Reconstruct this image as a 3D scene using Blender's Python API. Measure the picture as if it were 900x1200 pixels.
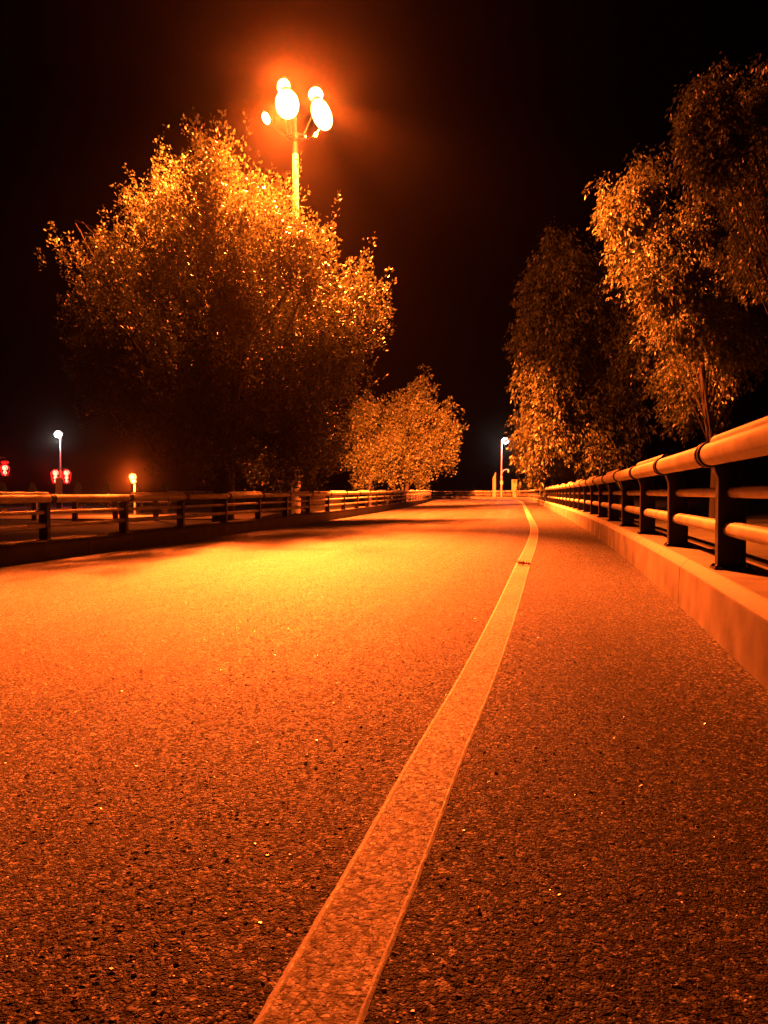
import bpy, bmesh, math, random
import numpy as np
from mathutils import Vector

for o in list(bpy.data.objects):
    bpy.data.objects.remove(o)
S = bpy.context.scene
COL = S.collection
R = math.radians
rng = np.random.default_rng(7)
random.seed(7)

# ------------------------------------------------------------------ camera, world, exposure
cd = bpy.data.cameras.new('camera')
cam = bpy.data.objects.new('camera', cd)
COL.objects.link(cam)
S.camera = cam
cd.sensor_fit = 'VERTICAL'
cd.sensor_height = 36.0
cd.lens = 27.0
cd.clip_start = 0.02
cd.clip_end = 3000
cam.location = (0, 0, 0.8)
cam.rotation_euler = (R(90 - 1.4), 0, 0)

S.view_settings.view_transform = 'Standard'
S.view_settings.look = 'None'
S.view_settings.gamma = 1
S.view_settings.use_curve_mapping = False
S.view_settings.exposure = 0.0

world = bpy.data.worlds.new('World')
S.world = world
world.use_nodes = True
wn = world.node_tree
wn.nodes.clear()
wo = wn.nodes.new('ShaderNodeOutputWorld')
wb = wn.nodes.new('ShaderNodeBackground')
sky = wn.nodes.new('ShaderNodeTexSky')
sky.sky_type = 'NISHITA'
sky.sun_disc = False
sky.sun_elevation = R(-4)
sky.sun_rotation = R(200)
mixc = wn.nodes.new('ShaderNodeMix')
mixc.data_type = 'RGBA'
mixc.inputs[0].default_value = 0.9
mixc.inputs[7].default_value = (0.60, 0.30, 0.24, 1)      # city glow on a night sky
wn.links.new(sky.outputs[0], mixc.inputs[6])
wn.links.new(mixc.outputs[2], wb.inputs[0])
wb.inputs[1].default_value = 0.0003
wn.links.new(wb.outputs[0], wo.inputs[0])

S.render.engine = 'CYCLES'
S.cycles.use_denoising = True
try:
    S.cycles.denoiser = 'OPENIMAGEDENOISE'
except Exception:
    pass
S.cycles.max_bounces = 5
S.cycles.diffuse_bounces = 1
S.cycles.glossy_bounces = 2
S.cycles.transmission_bounces = 3
S.cycles.volume_bounces = 0
S.cycles.transparent_max_bounces = 6
S.cycles.sample_clamp_indirect = 2.0
S.cycles.sample_clamp_direct = 0.0

SODIUM = (1.0, 0.122, 0.012)
WHITE = (0.95, 0.97, 1.0)
MAST = (-3.77, 33.0)                    # foot of the high mast
MZ = 14.0                              # height of its lamps


def lamp(name, kind, loc, energy, color, target=None, size=0.2, cone=60, blend=1.0):
    ld = bpy.data.lights.new(name, kind)
    ld.energy = energy
    ld.color = color
    ld.shadow_soft_size = size
    if kind == 'SPOT':
        ld.spot_size = R(cone)
        ld.spot_blend = blend
    o = bpy.data.objects.new(name, ld)
    COL.objects.link(o)
    o.location = loc
    if target is not None:
        o.rotation_euler = (Vector(target) - Vector(loc)).to_track_quat('-Z', 'Y').to_euler()
    return o


lamp('mast_glow_light', 'POINT', (-3.95, 31.0, 17.0), 24500, SODIUM, size=0.3)
lamp('mast_glow_light', 'POINT', (-2.65, 31.2, 16.6), 17500, SODIUM, size=0.3)
lamp('mast_near_floodlight', 'SPOT', (-3.9, 31.0, 16.5), 780000, SODIUM, (-3.4, 13.2, 0), 0.22, 32, 1.0)
lamp('mast_under_floodlight', 'SPOT', (-3.0, 32.8, 16.2), 420000, SODIUM, (4.2, 32, 0), 0.25, 92, 1.0)
lamp('mast_far_floodlight', 'SPOT', (-3.0, 33.4, 16.6), 3600000, SODIUM, (5.5, 72, 3.5), 0.25, 42, 1.0)
lamp('mast_verge_fill', 'SPOT', (-2.8, 32.6, 16.5), 900000, SODIUM, (8.4, 46, 3.2), 0.25, 27, 1.0)  # extra spot added at the mast to brighten the farthest drooping tree
lamp('mast_kerb_fill', 'SPOT', (-2.3, 31.1, 16.3), 150000, SODIUM, (3.3, 6.2, 1.2), 0.2, 10.5, 1.0)  # narrow extra spot added at the mast to lift the right kerb and rail
lamp('mast_right_fill', 'SPOT', (-2.6, 31.8, 16.9), 440000, SODIUM, (9.2, 36.5, 12.8), 0.25, 36, 1.0)  # extra spot added at the mast to brighten the right trees
lamp('mast_left_fill', 'SPOT', (-4.3, 30.6, 17.0), 185000, SODIUM, (-8.4, 31.5, 14.6), 0.25, 68, 1.0)  # extra spot added at the mast to brighten the big tree's top


# ------------------------------------------------------------------ helpers
def tag(o, label=None, cat=None, group=None, kind=None):
    if label: o['label'] = label
    if cat: o['category'] = cat
    if group: o['group'] = group
    if kind: o['kind'] = kind
    return o


def empty(name, loc, rz=0.0):
    o = bpy.data.objects.new(name, None)
    COL.objects.link(o)
    o.location = loc
    o.rotation_euler = (0, 0, rz)
    return o


def mesh(name, verts, faces, mat, parent=None, smooth=False, loc=(0, 0, 0)):
    me = bpy.data.meshes.new(name)
    me.from_pydata([tuple(v) for v in verts], [], faces)
    me.materials.append(mat)
    if smooth:
        me.polygons.foreach_set('use_smooth', [True] * len(me.polygons))
    me.update()
    o = bpy.data.objects.new(name, me)
    COL.objects.link(o)
    o.location = loc
    if parent: o.parent = parent
    return o


class MB:
    """Collects shapes, then links them as ONE mesh object."""
    def __init__(s):
        s.v = []; s.f = []

    def add(s, v, f):
        n = len(s.v)
        s.v += [tuple(p) for p in v]
        s.f += [tuple(i + n for i in q) for q in f]
        return s

    def box(s, x0, x1, y0, y1, z0, z1, bev=0.0):
        if bev <= 0:
            v = [(x, y, z) for z in (z0, z1) for y in (y0, y1) for x in (x0, x1)]
            f = [(0, 2, 3, 1), (4, 5, 7, 6), (0, 1, 5, 4), (2, 6, 7, 3), (0, 4, 6, 2), (1, 3, 7, 5)]
            return s.add(v, f)
        bm = bmesh.new()
        bmesh.ops.create_cube(bm, size=1)
        for q in bm.verts:
            q.co = ((x0 + x1) / 2 + q.co.x * (x1 - x0), (y0 + y1) / 2 + q.co.y * (y1 - y0), (z0 + z1) / 2 + q.co.z * (z1 - z0))
        bmesh.ops.bevel(bm, geom=list(bm.edges), offset=bev, segments=2, affect='EDGES', profile=0.6)
        return s.bm(bm)

    def bm(s, bm):
        bm.verts.index_update()
        s.add([q.co[:] for q in bm.verts], [[q.index for q in f.verts] for f in bm.faces])
        bm.free()
        return s

    def tube(s, pts, r, n=10, caps=True):
        """pts: list of 3D points, r: radius or one radius per point"""
        pts = [Vector(p) for p in pts]
        rr = r if hasattr(r, '__len__') else [r] * len(pts)
        v = []; f = []
        up = None
        for i, p in enumerate(pts):
            d = (pts[min(i + 1, len(pts) - 1)] - pts[max(i - 1, 0)]).normalized()
            if up is None:
                up = Vector((0, 0, 1)) if abs(d.z) < 0.9 else Vector((1, 0, 0))
            a = d.cross(up)
            if a.length < 1e-4: a = d.cross(Vector((0, 1, 0)))
            a.normalize()
            b = a.cross(d).normalized()
            up = b
            for k in range(n):
                t = 2 * math.pi * k / n
                v.append(p + (a * math.cos(t) + b * math.sin(t)) * rr[i])
        for i in range(len(pts) - 1):
            for k in range(n):
                f.append((i * n + k, i * n + (k + 1) % n, (i + 1) * n + (k + 1) % n, (i + 1) * n + k))
        if caps:
            f.append(tuple(range(n - 1, -1, -1)))
            m = (len(pts) - 1) * n
            f.append(tuple(m + k for k in range(n)))
        return s.add(v, f)

    def lathe(s, prof, n=16, c=(0, 0, 0), axis=None):
        """prof: (r, z) list, closed at the ends; axis optional direction"""
        q = Vector((0, 0, 1)).rotation_difference(Vector(axis).normalized()) if axis else None
        v = []; f = []
        for (r, z) in prof:
            for k in range(n):
                t = 2 * math.pi * k / n
                p = Vector((r * math.cos(t), r * math.sin(t), z))
                if q: p = q @ p
                v.append(p + Vector(c))
        for i in range(len(prof) - 1):
            for k in range(n):
                f.append((i * n + k, i * n + (k + 1) % n, (i + 1) * n + (k + 1) % n, (i + 1) * n + k))
        f.append(tuple(range(n - 1, -1, -1)))
        m = (len(prof) - 1) * n
        f.append(tuple(m + k for k in range(n)))
        return s.add(v, f)

    def build(s, name, mat, parent=None, smooth=False, loc=(0, 0, 0)):
        return mesh(name, s.v, s.f, mat, parent, smooth, loc)


def smooth_by_angle(o, deg=40):
    me = o.data
    me.polygons.foreach_set('use_smooth', [True] * len(me.polygons))
    bm = bmesh.new(); bm.from_mesh(me)
    bmesh.ops.recalc_face_normals(bm, faces=bm.faces)
    for e in bm.edges:
        if len(e.link_faces) == 2 and e.calc_face_angle(0) > R(deg):
            e.smooth = False
    bm.to_mesh(me); bm.free()
    return o


# ------------------------------------------------------------------ materials
def mat(name):
    m = bpy.data.materials.new(name)
    m.use_nodes = True
    nt = m.node_tree
    return m, nt, nt.nodes['Principled BSDF']


def N(nt, kind, **kw):
    n = nt.nodes.new(kind)
    for k, v in kw.items():
        if k.startswith('i_'):
            n.inputs[int(k[2:]) if k[2:].isdigit() else k[2:].replace('_', ' ')].default_value = v
        else:
            setattr(n, k, v)
    return n


def ramp(nt, src, stops):
    r = nt.nodes.new('ShaderNodeValToRGB')
    e = r.color_ramp.elements
    while len(e) < len(stops): e.new(0.5)
    for q, (p, c) in zip(e, stops):
        q.position = p
        q.color = (c, c, c, 1) if not hasattr(c, '__len__') else (*c, 1)
    nt.links.new(src, r.inputs[0])
    return r


def paint(name, col, rough=0.5, var=0.25, scale=6.0, metal=0.0, bump=0.0):
    m, nt, b = mat(name)
    tc = N(nt, 'ShaderNodeTexCoord')
    n1 = N(nt, 'ShaderNodeTexNoise'); n1.inputs['Scale'].default_value = scale; n1.inputs['Detail'].default_value = 8
    nt.links.new(tc.outputs['Object'], n1.inputs['Vector'])
    a = tuple(c * (1 - var) for c in col); d = tuple(min(1, c * (1 + var)) for c in col)
    r = ramp(nt, n1.outputs['Fac'], [(0.3, a), (0.7, d)])
    nt.links.new(r.outputs[0], b.inputs['Base Color'])
    r2 = ramp(nt, n1.outputs['Fac'], [(0.3, max(0.05, rough - 0.12)), (0.7, min(1, rough + 0.12))])
    nt.links.new(r2.outputs[0], b.inputs['Roughness'])
    b.inputs['Metallic'].default_value = metal
    if bump:
        n2 = N(nt, 'ShaderNodeTexNoise'); n2.inputs['Scale'].default_value = scale * 12; n2.inputs['Detail'].default_value = 6
        nt.links.new(tc.outputs['Object'], n2.inputs['Vector'])
        bp = N(nt, 'ShaderNodeBump'); bp.inputs['Strength'].default_value = 0.6; bp.inputs['Distance'].default_value = bump
        nt.links.new(n2.outputs['Fac'], bp.inputs['Height'])
        nt.links.new(bp.outputs[0], b.inputs['Normal'])
    return m


def glow(name, col, strength):
    m, nt, b = mat(name)
    b.inputs['Base Color'].default_value = (*col, 1)
    b.inputs['Emission Color'].default_value = (*col, 1)
    b.inputs['Emission Strength'].default_value = strength
    b.inputs['Roughness'].default_value = 0.3
    m.cycles.emission_sampling = 'NONE'
    return m


def asphalt(name, lo, hi, grain=1.0, relief=0.0035, rough=(0.42, 0.85), cracks=False, spec=0.5, bright=0.0, tracks=False):
    m, nt, b = mat(name)
    L = nt.links
    tc = N(nt, 'ShaderNodeTexCoord')
    # slight warp so that the cells are not regular
    w = N(nt, 'ShaderNodeTexNoise'); w.inputs['Scale'].default_value = 55; w.inputs['Detail'].default_value = 3
    L.new(tc.outputs['Object'], w.inputs['Vector'])
    wm = N(nt, 'ShaderNodeMix', data_type='VECTOR'); wm.inputs[0].default_value = 0.006
    va = N(nt, 'ShaderNodeVectorMath', operation='SCALE'); va.inputs[3].default_value = 0.012
    L.new(w.outputs['Color'], va.inputs[0])
    ad = N(nt, 'ShaderNodeVectorMath', operation='ADD')
    L.new(tc.outputs['Object'], ad.inputs[0]); L.new(va.outputs[0], ad.inputs[1])
    v1 = N(nt, 'ShaderNodeTexVoronoi', feature='F1'); v1.inputs['Scale'].default_value = 95 * grain
    v2 = N(nt, 'ShaderNodeTexVoronoi', feature='F1'); v2.inputs['Scale'].default_value = 210 * grain
    n1 = N(nt, 'ShaderNodeTexNoise'); n1.inputs['Scale'].default_value = 38 * grain; n1.inputs['Detail'].default_value = 8; n1.inputs['Roughness'].default_value = 0.65
    big = N(nt, 'ShaderNodeTexNoise'); big.inputs['Scale'].default_value = 1.1; big.inputs['Detail'].default_value = 5
    for q in (v1, v2, n1): L.new(ad.outputs[0], q.inputs['Vector'])
    L.new(tc.outputs['Object'], big.inputs['Vector'])
    # each stone its own height and tone
    sep = N(nt, 'ShaderNodeSeparateColor'); L.new(v1.outputs['Color'], sep.inputs[0])
    dome = ramp(nt, v1.outputs['Distance'], [(0.0, 1.0), (0.45, 0.8), (0.8, 0.0)])
    mul = N(nt, 'ShaderNodeMath', operation='MULTIPLY'); L.new(dome.outputs[0], mul.inputs[0]); L.new(sep.outputs[0], mul.inputs[1])
    dome2 = ramp(nt, v2.outputs['Distance'], [(0.0, 0.45), (0.7, 0.0)])
    s1 = N(nt, 'ShaderNodeMath', operation='ADD'); L.new(mul.outputs[0], s1.inputs[0]); L.new(dome2.outputs[0], s1.inputs[1])
    s2 = N(nt, 'ShaderNodeMath', operation='ADD'); L.new(s1.outputs[0], s2.inputs[0]); L.new(n1.outputs['Fac'], s2.inputs[1])
    bp = N(nt, 'ShaderNodeBump'); bp.inputs['Strength'].default_value = 1.0; bp.inputs['Distance'].default_value = relief
    L.new(s2.outputs[0], bp.inputs['Height'])
    L.new(bp.outputs[0], b.inputs['Normal'])
    st = [(0.0, lo), (0.65, tuple(l * 0.7 + h * 0.3 for l, h in zip(lo, hi))), (0.9, hi)]
    if bright: st += [(0.925, (bright, bright * 0.93, bright * 0.85))]
    tone = ramp(nt, sep.outputs[1], st)
    dirt = ramp(nt, big.outputs['Fac'], [(0.3, 0.72), (0.7, 1.15)])
    mx = N(nt, 'ShaderNodeMix', data_type='RGBA', blend_type='MULTIPLY'); mx.inputs[0].default_value = 1
    L.new(tone.outputs[0], mx.inputs[6]); L.new(dirt.outputs[0], mx.inputs[7])
    L.new(mx.outputs[2], b.inputs['Base Color'])
    if tracks:      # wheel-polished and stained streaks that follow the lane, and a few thin cracks
        uv = N(nt, 'ShaderNodeUVMap', uv_map='lane')
        mp = N(nt, 'ShaderNodeMapping'); mp.inputs['Scale'].default_value = (1.7, 0.07, 1)
        tn = N(nt, 'ShaderNodeTexNoise'); tn.inputs['Scale'].default_value = 1.0; tn.inputs['Detail'].default_value = 5
        L.new(uv.outputs[0], mp.inputs[0]); L.new(mp.outputs[0], tn.inputs['Vector'])
        tr = ramp(nt, tn.outputs['Fac'], [(0.35, 0.6), (0.65, 1.25)])
        mt = N(nt, 'ShaderNodeMix', data_type='RGBA', blend_type='MULTIPLY'); mt.inputs[0].default_value = 1
        L.new(mx.outputs[2], mt.inputs[6]); L.new(tr.outputs[0], mt.inputs[7])
        ck = N(nt, 'ShaderNodeTexVoronoi', feature='DISTANCE_TO_EDGE'); ck.inputs['Scale'].default_value = 0.55
        cw = N(nt, 'ShaderNodeTexNoise'); cw.inputs['Scale'].default_value = 3.0; cw.inputs['Detail'].default_value = 8
        L.new(tc.outputs['Object'], cw.inputs['Vector'])
        cs = N(nt, 'ShaderNodeVectorMath', operation='SCALE'); cs.inputs[3].default_value = 0.5; L.new(cw.outputs['Color'], cs.inputs[0])
        ca = N(nt, 'ShaderNodeVectorMath', operation='ADD'); L.new(tc.outputs['Object'], ca.inputs[0]); L.new(cs.outputs[0], ca.inputs[1])
        L.new(ca.outputs[0], ck.inputs['Vector'])
        cc = ramp(nt, ck.outputs['Distance'], [(0.0, 0.45), (0.006, 1.0)])
        # small pale chips of stone, finer than the main aggregate
        s3 = N(nt, 'ShaderNodeSeparateColor'); L.new(v2.outputs['Color'], s3.inputs[0])
        pk = ramp(nt, s3.outputs[1], [(0.0, 0.0), (0.93, 0.0), (0.95, 1.0)])
        mk = N(nt, 'ShaderNodeMix', data_type='RGBA'); mk.inputs[7].default_value = (0.6, 0.55, 0.5, 1)
        L.new(pk.outputs[0], mk.inputs[0]); L.new(mt.outputs[2], mk.inputs[6])
        mt = mk
        mc = N(nt, 'ShaderNodeMix', data_type='RGBA', blend_type='MULTIPLY'); mc.inputs[0].default_value = 0.6
        L.new(mt.outputs[2], mc.inputs[6]); L.new(cc.outputs[0], mc.inputs[7])
        L.new(mc.outputs[2], b.inputs['Base Color'])
    rr = ramp(nt, sep.outputs[2], [(0.0, rough[0]), (1.0, rough[1])])
    L.new(rr.outputs[0], b.inputs['Roughness'])
    b.inputs['Specular IOR Level'].default_value = spec
    if cracks:
        c = N(nt, 'ShaderNodeTexVoronoi', feature='DISTANCE_TO_EDGE'); c.inputs['Scale'].default_value = 13
        L.new(ad.outputs[0], c.inputs['Vector'])
        cr = ramp(nt, c.outputs['Distance'], [(0.0, 0.0), (0.03, 1.0)])
        n5 = N(nt, 'ShaderNodeTexNoise'); n5.inputs['Scale'].default_value = 60; n5.inputs['Detail'].default_value = 9
        L.new(tc.outputs['Object'], n5.inputs['Vector'])
        wear = ramp(nt, n5.outputs['Fac'], [(0.42, 0.35), (0.56, 1.0)])
        m2 = N(nt, 'ShaderNodeMix', data_type='RGBA', blend_type='MULTIPLY'); m2.inputs[0].default_value = 0.85
        m3 = N(nt, 'ShaderNodeMix', data_type='RGBA', blend_type='MULTIPLY'); m3.inputs[0].default_value = 0.7
        L.new(mx.outputs[2], m2.inputs[6]); L.new(cr.outputs[0], m2.inputs[7])
        L.new(m2.outputs[2], m3.inputs[6]); L.new(wear.outputs[0], m3.inputs[7])
        L.new(m3.outputs[2], b.inputs['Base Color'])
    return m


M = {}
M['asphalt'] = asphalt('asphalt', (0.006, 0.0055, 0.005), (0.11, 0.10, 0.095), grain=0.95, relief=0.009, spec=0.4, bright=0.5, tracks=True)
M['line'] = asphalt('line_paint', (0.34, 0.32, 0.30), (0.82, 0.79, 0.74), grain=1.0, relief=0.0026, cracks=True)
M['line_edge'] = asphalt('line_edge_paint', (0.68, 0.66, 0.62), (0.86, 0.84, 0.8), grain=1.6, relief=0.0006)
M['chip'] = paint('stone_chip', (0.5, 0.46, 0.42), 0.25, 0.6, 60)
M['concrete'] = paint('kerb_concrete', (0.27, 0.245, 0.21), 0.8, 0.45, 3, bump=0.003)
M['pale_concrete'] = paint('pale_arris_concrete', (0.52, 0.49, 0.43), 0.75, 0.35, 9, bump=0.003)
M['shaded_concrete'] = paint('shaded_kerb_concrete', (0.09, 0.08, 0.07), 0.85, 0.4, 3, bump=0.003)  # left kerb's concrete, darkened: its shade is put into the colour
M['rail'] = paint('rail_paint', (0.72, 0.68, 0.52), 0.5, 0.3, 3.5, bump=0.0006)
M['post'] = paint('post_paint', (0.010, 0.009, 0.009), 0.5, 0.3, 8)
M['ground'] = paint('ground_soil', (0.03, 0.035, 0.02), 0.95, 0.5, 0.8, bump=0.03)
M['mast'] = paint('mast_paint', (0.55, 0.53, 0.48), 0.45, 0.1, 3)
M['housing'] = paint('lamp_housing', (0.006, 0.006, 0.006), 0.7, 0.2, 4)
M['white_steel'] = paint('white_steel', (0.88, 0.88, 0.88), 0.4, 0.1, 3)
M['bark'] = paint('bark', (0.022, 0.018, 0.014), 0.9, 0.4, 14, bump=0.02)
M['sign'] = paint('sign_board', (0.55, 0.45, 0.33), 0.6, 0.15, 2)
M['pot'] = paint('pot_clay', (0.3, 0.24, 0.2), 0.8, 0.2, 5)
M['red_card'] = paint('red_card', (0.45, 0.03, 0.02), 0.6, 0.2, 20)
M['white_card'] = paint('white_card', (0.75, 0.72, 0.68), 0.6, 0.1, 20)
M['pebble'] = paint('yellow_pebble', (0.75, 0.62, 0.32), 0.3, 0.15, 30)
M['sodium_lens'] = glow('sodium_lens', (1.0, 0.45, 0.16), 14.0)
M['sodium_globe'] = glow('sodium_globe', (1.0, 0.36, 0.07), 3.0)
M['white_lens'] = glow('white_lens', (1.0, 1.0, 0.95), 6.0)
M['red_lamp'] = glow('red_lamp_skin', (1.0, 0.012, 0.012), 0.6)
M['red_core'] = glow('red_lamp_core', (1.0, 0.42, 0.24), 2.2)


def leaf_mat(name, lo, hi):
    m, nt, b = mat(name)
    L = nt.links
    g = N(nt, 'ShaderNodeNewGeometry')
    at = N(nt, 'ShaderNodeAttribute', attribute_name='tint')
    r = ramp(nt, at.outputs['Fac'], [(0.0, lo), (1.0, hi)])
    L.new(r.outputs[0], b.inputs['Base Color'])
    b.inputs['Roughness'].default_value = 0.42
    b.inputs['Specular IOR Level'].default_value = 0.6
    tr = N(nt, 'ShaderNodeBsdfTranslucent')
    L.new(r.outputs[0], tr.inputs[0])
    mx = N(nt, 'ShaderNodeMixShader'); mx.inputs[0].default_value = 0.27
    L.new(b.outputs[0], mx.inputs[1]); L.new(tr.outputs[0], mx.inputs[2])
    L.new(mx.outputs[0], nt.nodes['Material Output'].inputs[0])
    return m


M['leaf_big'] = leaf_mat('leaf_broad', (0.055, 0.07, 0.03), (0.125, 0.165, 0.09))
M['leaf_droop'] = leaf_mat('leaf_drooping', (0.05, 0.06, 0.025), (0.11, 0.145, 0.07))
M['leaf_shrub'] = leaf_mat('leaf_shrub', (0.05, 0.08, 0.025), (0.10, 0.14, 0.04))


# ------------------------------------------------------------------ road paths
def spline(pts, step=0.25):
    """Catmull-Rom through the points, resampled to even arc length; returns (n,2) array"""
    P = np.array(pts, float)
    P = np.vstack([2 * P[0] - P[1], P, 2 * P[-1] - P[-2]])
    out = []
    for i in range(1, len(P) - 2):
        p0, p1, p2, p3 = P[i - 1:i + 3]
        # centripetal form keeps uneven knots smooth
        def tj(ti, a, b): return ti + max(np.linalg.norm(b - a), 1e-6) ** 0.5
        t0 = 0; t1 = tj(t0, p0, p1); t2 = tj(t1, p1, p2); t3 = tj(t2, p2, p3)
        t = np.linspace(t1, t2, 60, endpoint=False)[:, None]
        A1 = (t1 - t) / (t1 - t0) * p0 + (t - t0) / (t1 - t0) * p1
        A2 = (t2 - t) / (t2 - t1) * p1 + (t - t1) / (t2 - t1) * p2
        A3 = (t3 - t) / (t3 - t2) * p2 + (t - t2) / (t3 - t2) * p3
        B1 = (t2 - t) / (t2 - t0) * A1 + (t - t0) / (t2 - t0) * A2
        B2 = (t3 - t) / (t3 - t1) * A2 + (t - t1) / (t3 - t1) * A3
        out.append((t2 - t) / (t2 - t1) * B1 + (t - t1) / (t2 - t1) * B2)
    out.append(P[-2][None])
    Q = np.vstack(out)
    d = np.r_[0, np.cumsum(np.linalg.norm(np.diff(Q, axis=0), axis=1))]
    n = int(d[-1] / step) + 1
    s = np.linspace(0, d[-1], n)
    return np.c_[np.interp(s, d, Q[:, 0]), np.interp(s, d, Q[:, 1])]


def sdist(P):
    return np.r_[0, np.cumsum(np.linalg.norm(np.diff(P, axis=0), axis=1))]


def normals(P):
    t = np.gradient(P, axis=0)
    t /= np.linalg.norm(t, axis=1)[:, None]
    return np.c_[t[:, 1], -t[:, 0]], t        # right-hand normal, tangent


# kerb base lines (x, y), measured on the ground from the camera's foot
KR = spline([(-4.4, -20), (-2.75, -12), (-0.98, -6), (0.10, -3), (0.82, 0), (1.55, 3.08), (2.17, 5.76), (2.97, 9.5),
             (4.02, 14.7), (5.75, 24), (8.2, 38), (12.0, 60), (15.2, 80), (16.3, 88), (16.5, 95), (15.2, 102),
             (11.8, 109), (6.5, 115), (-2, 122), (-16, 130), (-34, 138)])
KL = spline([(-13.6, -20), (-11.4, -12), (-9.6, -5), (-6.6, 8), (-5.8, 12), (-4.6, 18), (-3.0, 26), (-1.0, 36), (1.2, 50), (3.2, 65), (5.0, 84),
             (5.9, 96), (5.0, 102), (2, 106.5), (-4, 111), (-17, 118), (-36, 126)])


def drop(y):
    """how far the left edge of the banked road lies below its right edge"""
    return np.interp(np.asarray(y, float), [-20, 18, 26, 36, 60, 84, 140], [0.33, 0.33, 0.29, 0.22, 0.10, 0.02, 0.02])


def interp_path(P, s):
    d = sdist(P)
    s = np.clip(s, 0, d[-1])
    return np.c_[np.interp(s, d, P[:, 0]), np.interp(s, d, P[:, 1])]


# road sheet
def road_sheet():
    nr = 420; nc = 26
    fR = np.linspace(0, 1, nr)
    # denser near the camera
    knR = [0, np.interp(3.08, KR[:, 1][:400], sdist(KR)[:400]), 0]
    dR, dL = sdist(KR), sdist(KL)
    PR = interp_path(KR, fR * dR[-1])
    # pair each right station with a left one of the same share of length between matching marks
    mR = [0, np.interp(0, KR[:500, 1], dR[:500]), dR[np.argmin(np.hypot(KR[:, 0] - 16.3, KR[:, 1] - 88))], dR[-1]]
    mL = [0, np.interp(2, KL[:500, 1], dL[:500]), dL[np.argmin(np.hypot(KL[:, 0] - 5.6, KL[:, 1] - 92))], dL[-1]]
    PL = interp_path(KL, np.interp(fR * dR[-1], mR, mL))
    nR, _ = normals(PR); nL, _ = normals(PL)
    PR = PR + nR * 0.03; PL = PL - nL * 0.03
    v = []
    for i in range(nr):
        w = np.linalg.norm(PR[i] - PL[i])
        dz = drop(PL[i][1])
        for j in range(nc):
            t = j / (nc - 1)
            p = PR[i] * (1 - t) + PL[i] * t
            q = max(0.0, (t * w - 1.6) / (w - 1.6))
            v.append((p[0], p[1], -dz * q))
    f = [(i * nc + j, (i + 1) * nc + j, (i + 1) * nc + j + 1, i * nc + j + 1) for i in range(nr - 1) for j in range(nc - 1)]
    f = [q[::-1] for q in f]
    dPR = sdist(PR)
    uvs = [(j / (nc - 1) * np.linalg.norm(PR[i] - PL[i]), dPR[i]) for i in range(nr) for j in range(nc)]
    return v, f, uvs


v, f, uvs = road_sheet()
road = mesh('road', v, f, M['asphalt'], smooth=True)
ul = road.data.uv_layers.new(name='lane')
for lp in road.data.loops:
    ul.data[lp.index].uv = uvs[lp.vertex_index]
tag(road, kind='structure')
if road.data.polygons[0].normal.z < 0:
    road.data.flip_normals()


def sweep(mb, P, zf, prof, s0, s1, sgn, closed=True, step=0.5):
    """profile (offset outwards, z) swept along the path; sgn +1 = outwards is to the right"""
    n = max(2, int((s1 - s0) / step) + 1)
    s = np.linspace(s0, s1, n)
    nn, _ = normals(P)
    d = sdist(P)
    p = interp_path(P, s)
    nx = np.interp(s, d, nn[:, 0]); ny = np.interp(s, d, nn[:, 1])
    z = zf(p[:, 1])
    k = len(prof)
    v = []
    for i in range(n):
        for (o, h) in prof:
            v.append((p[i, 0] + sgn * nx[i] * o, p[i, 1] + sgn * ny[i] * o, z[i] + h))
    f = []
    for i in range(n - 1):
        for j in range(k if closed else k - 1):
            a = i * k + j; b = i * k + (j + 1) % k
            f.append((a, b, b + k, a + k))
    if closed:
        f.append(tuple(range(k)))
        f.append(tuple((n - 1) * k + j for j in range(k))[::-1])
    mb.add(v, f)


zR = lambda y: np.zeros_like(np.asarray(y, float))
zL = lambda y: -drop(y)

KERB = [(0.0, -0.35), (0.0, 0.0), (0.010, 0.262), (0.014, 0.275), (0.060, 0.322), (0.075, 0.33), (0.60, 0.33), (0.62, 0.31), (0.62, -0.9), (0.3, -0.9)]
for P, zf, sgn in ((KR, zR, 1), (KL, zL, -1)):
    mb = MB()
    L_ = sdist(P)[-1]
    s = 0.0
    # one joint lies 5.6 m in front of the camera
    off = np.interp(5.5, P[:400, 1], sdist(P)[:400]) % 2.9
    s = 0
    e = off
    while s < L_ - 0.1:
        e = min(e, L_)
        sweep(mb, P, zf, KERB, s + 0.007, e - 0.007, sgn)
        s = e; e += 2.9
    k = mb.build('kerb', M['concrete'] if sgn > 0 else M['shaded_concrete'])
    smooth_by_angle(k, 30)
    if sgn > 0:      # paler arris along the top of the kerb
        k.data.materials.append(M['pale_concrete'])
        for p_ in k.data.polygons:
            if len(p_.vertices) == 4:
                js = sorted(set(i_ % len(KERB) for i_ in p_.vertices))
                if js in ([3, 4], [4, 5]): p_.material_index = 1
    tag(k, kind='structure')


# ------------------------------------------------------------------ lane line: worn paint with two raised edges
kn, _ = normals(KR)
far = KR - kn * 1.15
far = far[(np.arange(len(far)) > np.argmax(KR[:, 1] > 40))][::40]
LINE = spline([(-5.2, -20), (-3.2, -12), (-1.72, -6), (-1.06, -3.0), (-0.385, 0.0), (-0.109, 1.157), (0.0246, 1.706), (0.147, 2.243), (0.389, 3.243),
               (0.80, 5.07), (1.60, 8.78), (2.22, 11.6), (3.35, 17.1), (5.1, 27)] + [tuple(p) for p in far])
dl = sdist(LINE)
line = empty('lane_line', (0, 0, 0))
tag(line, kind='structure')
mb = MB()
W = 0.072


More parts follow.
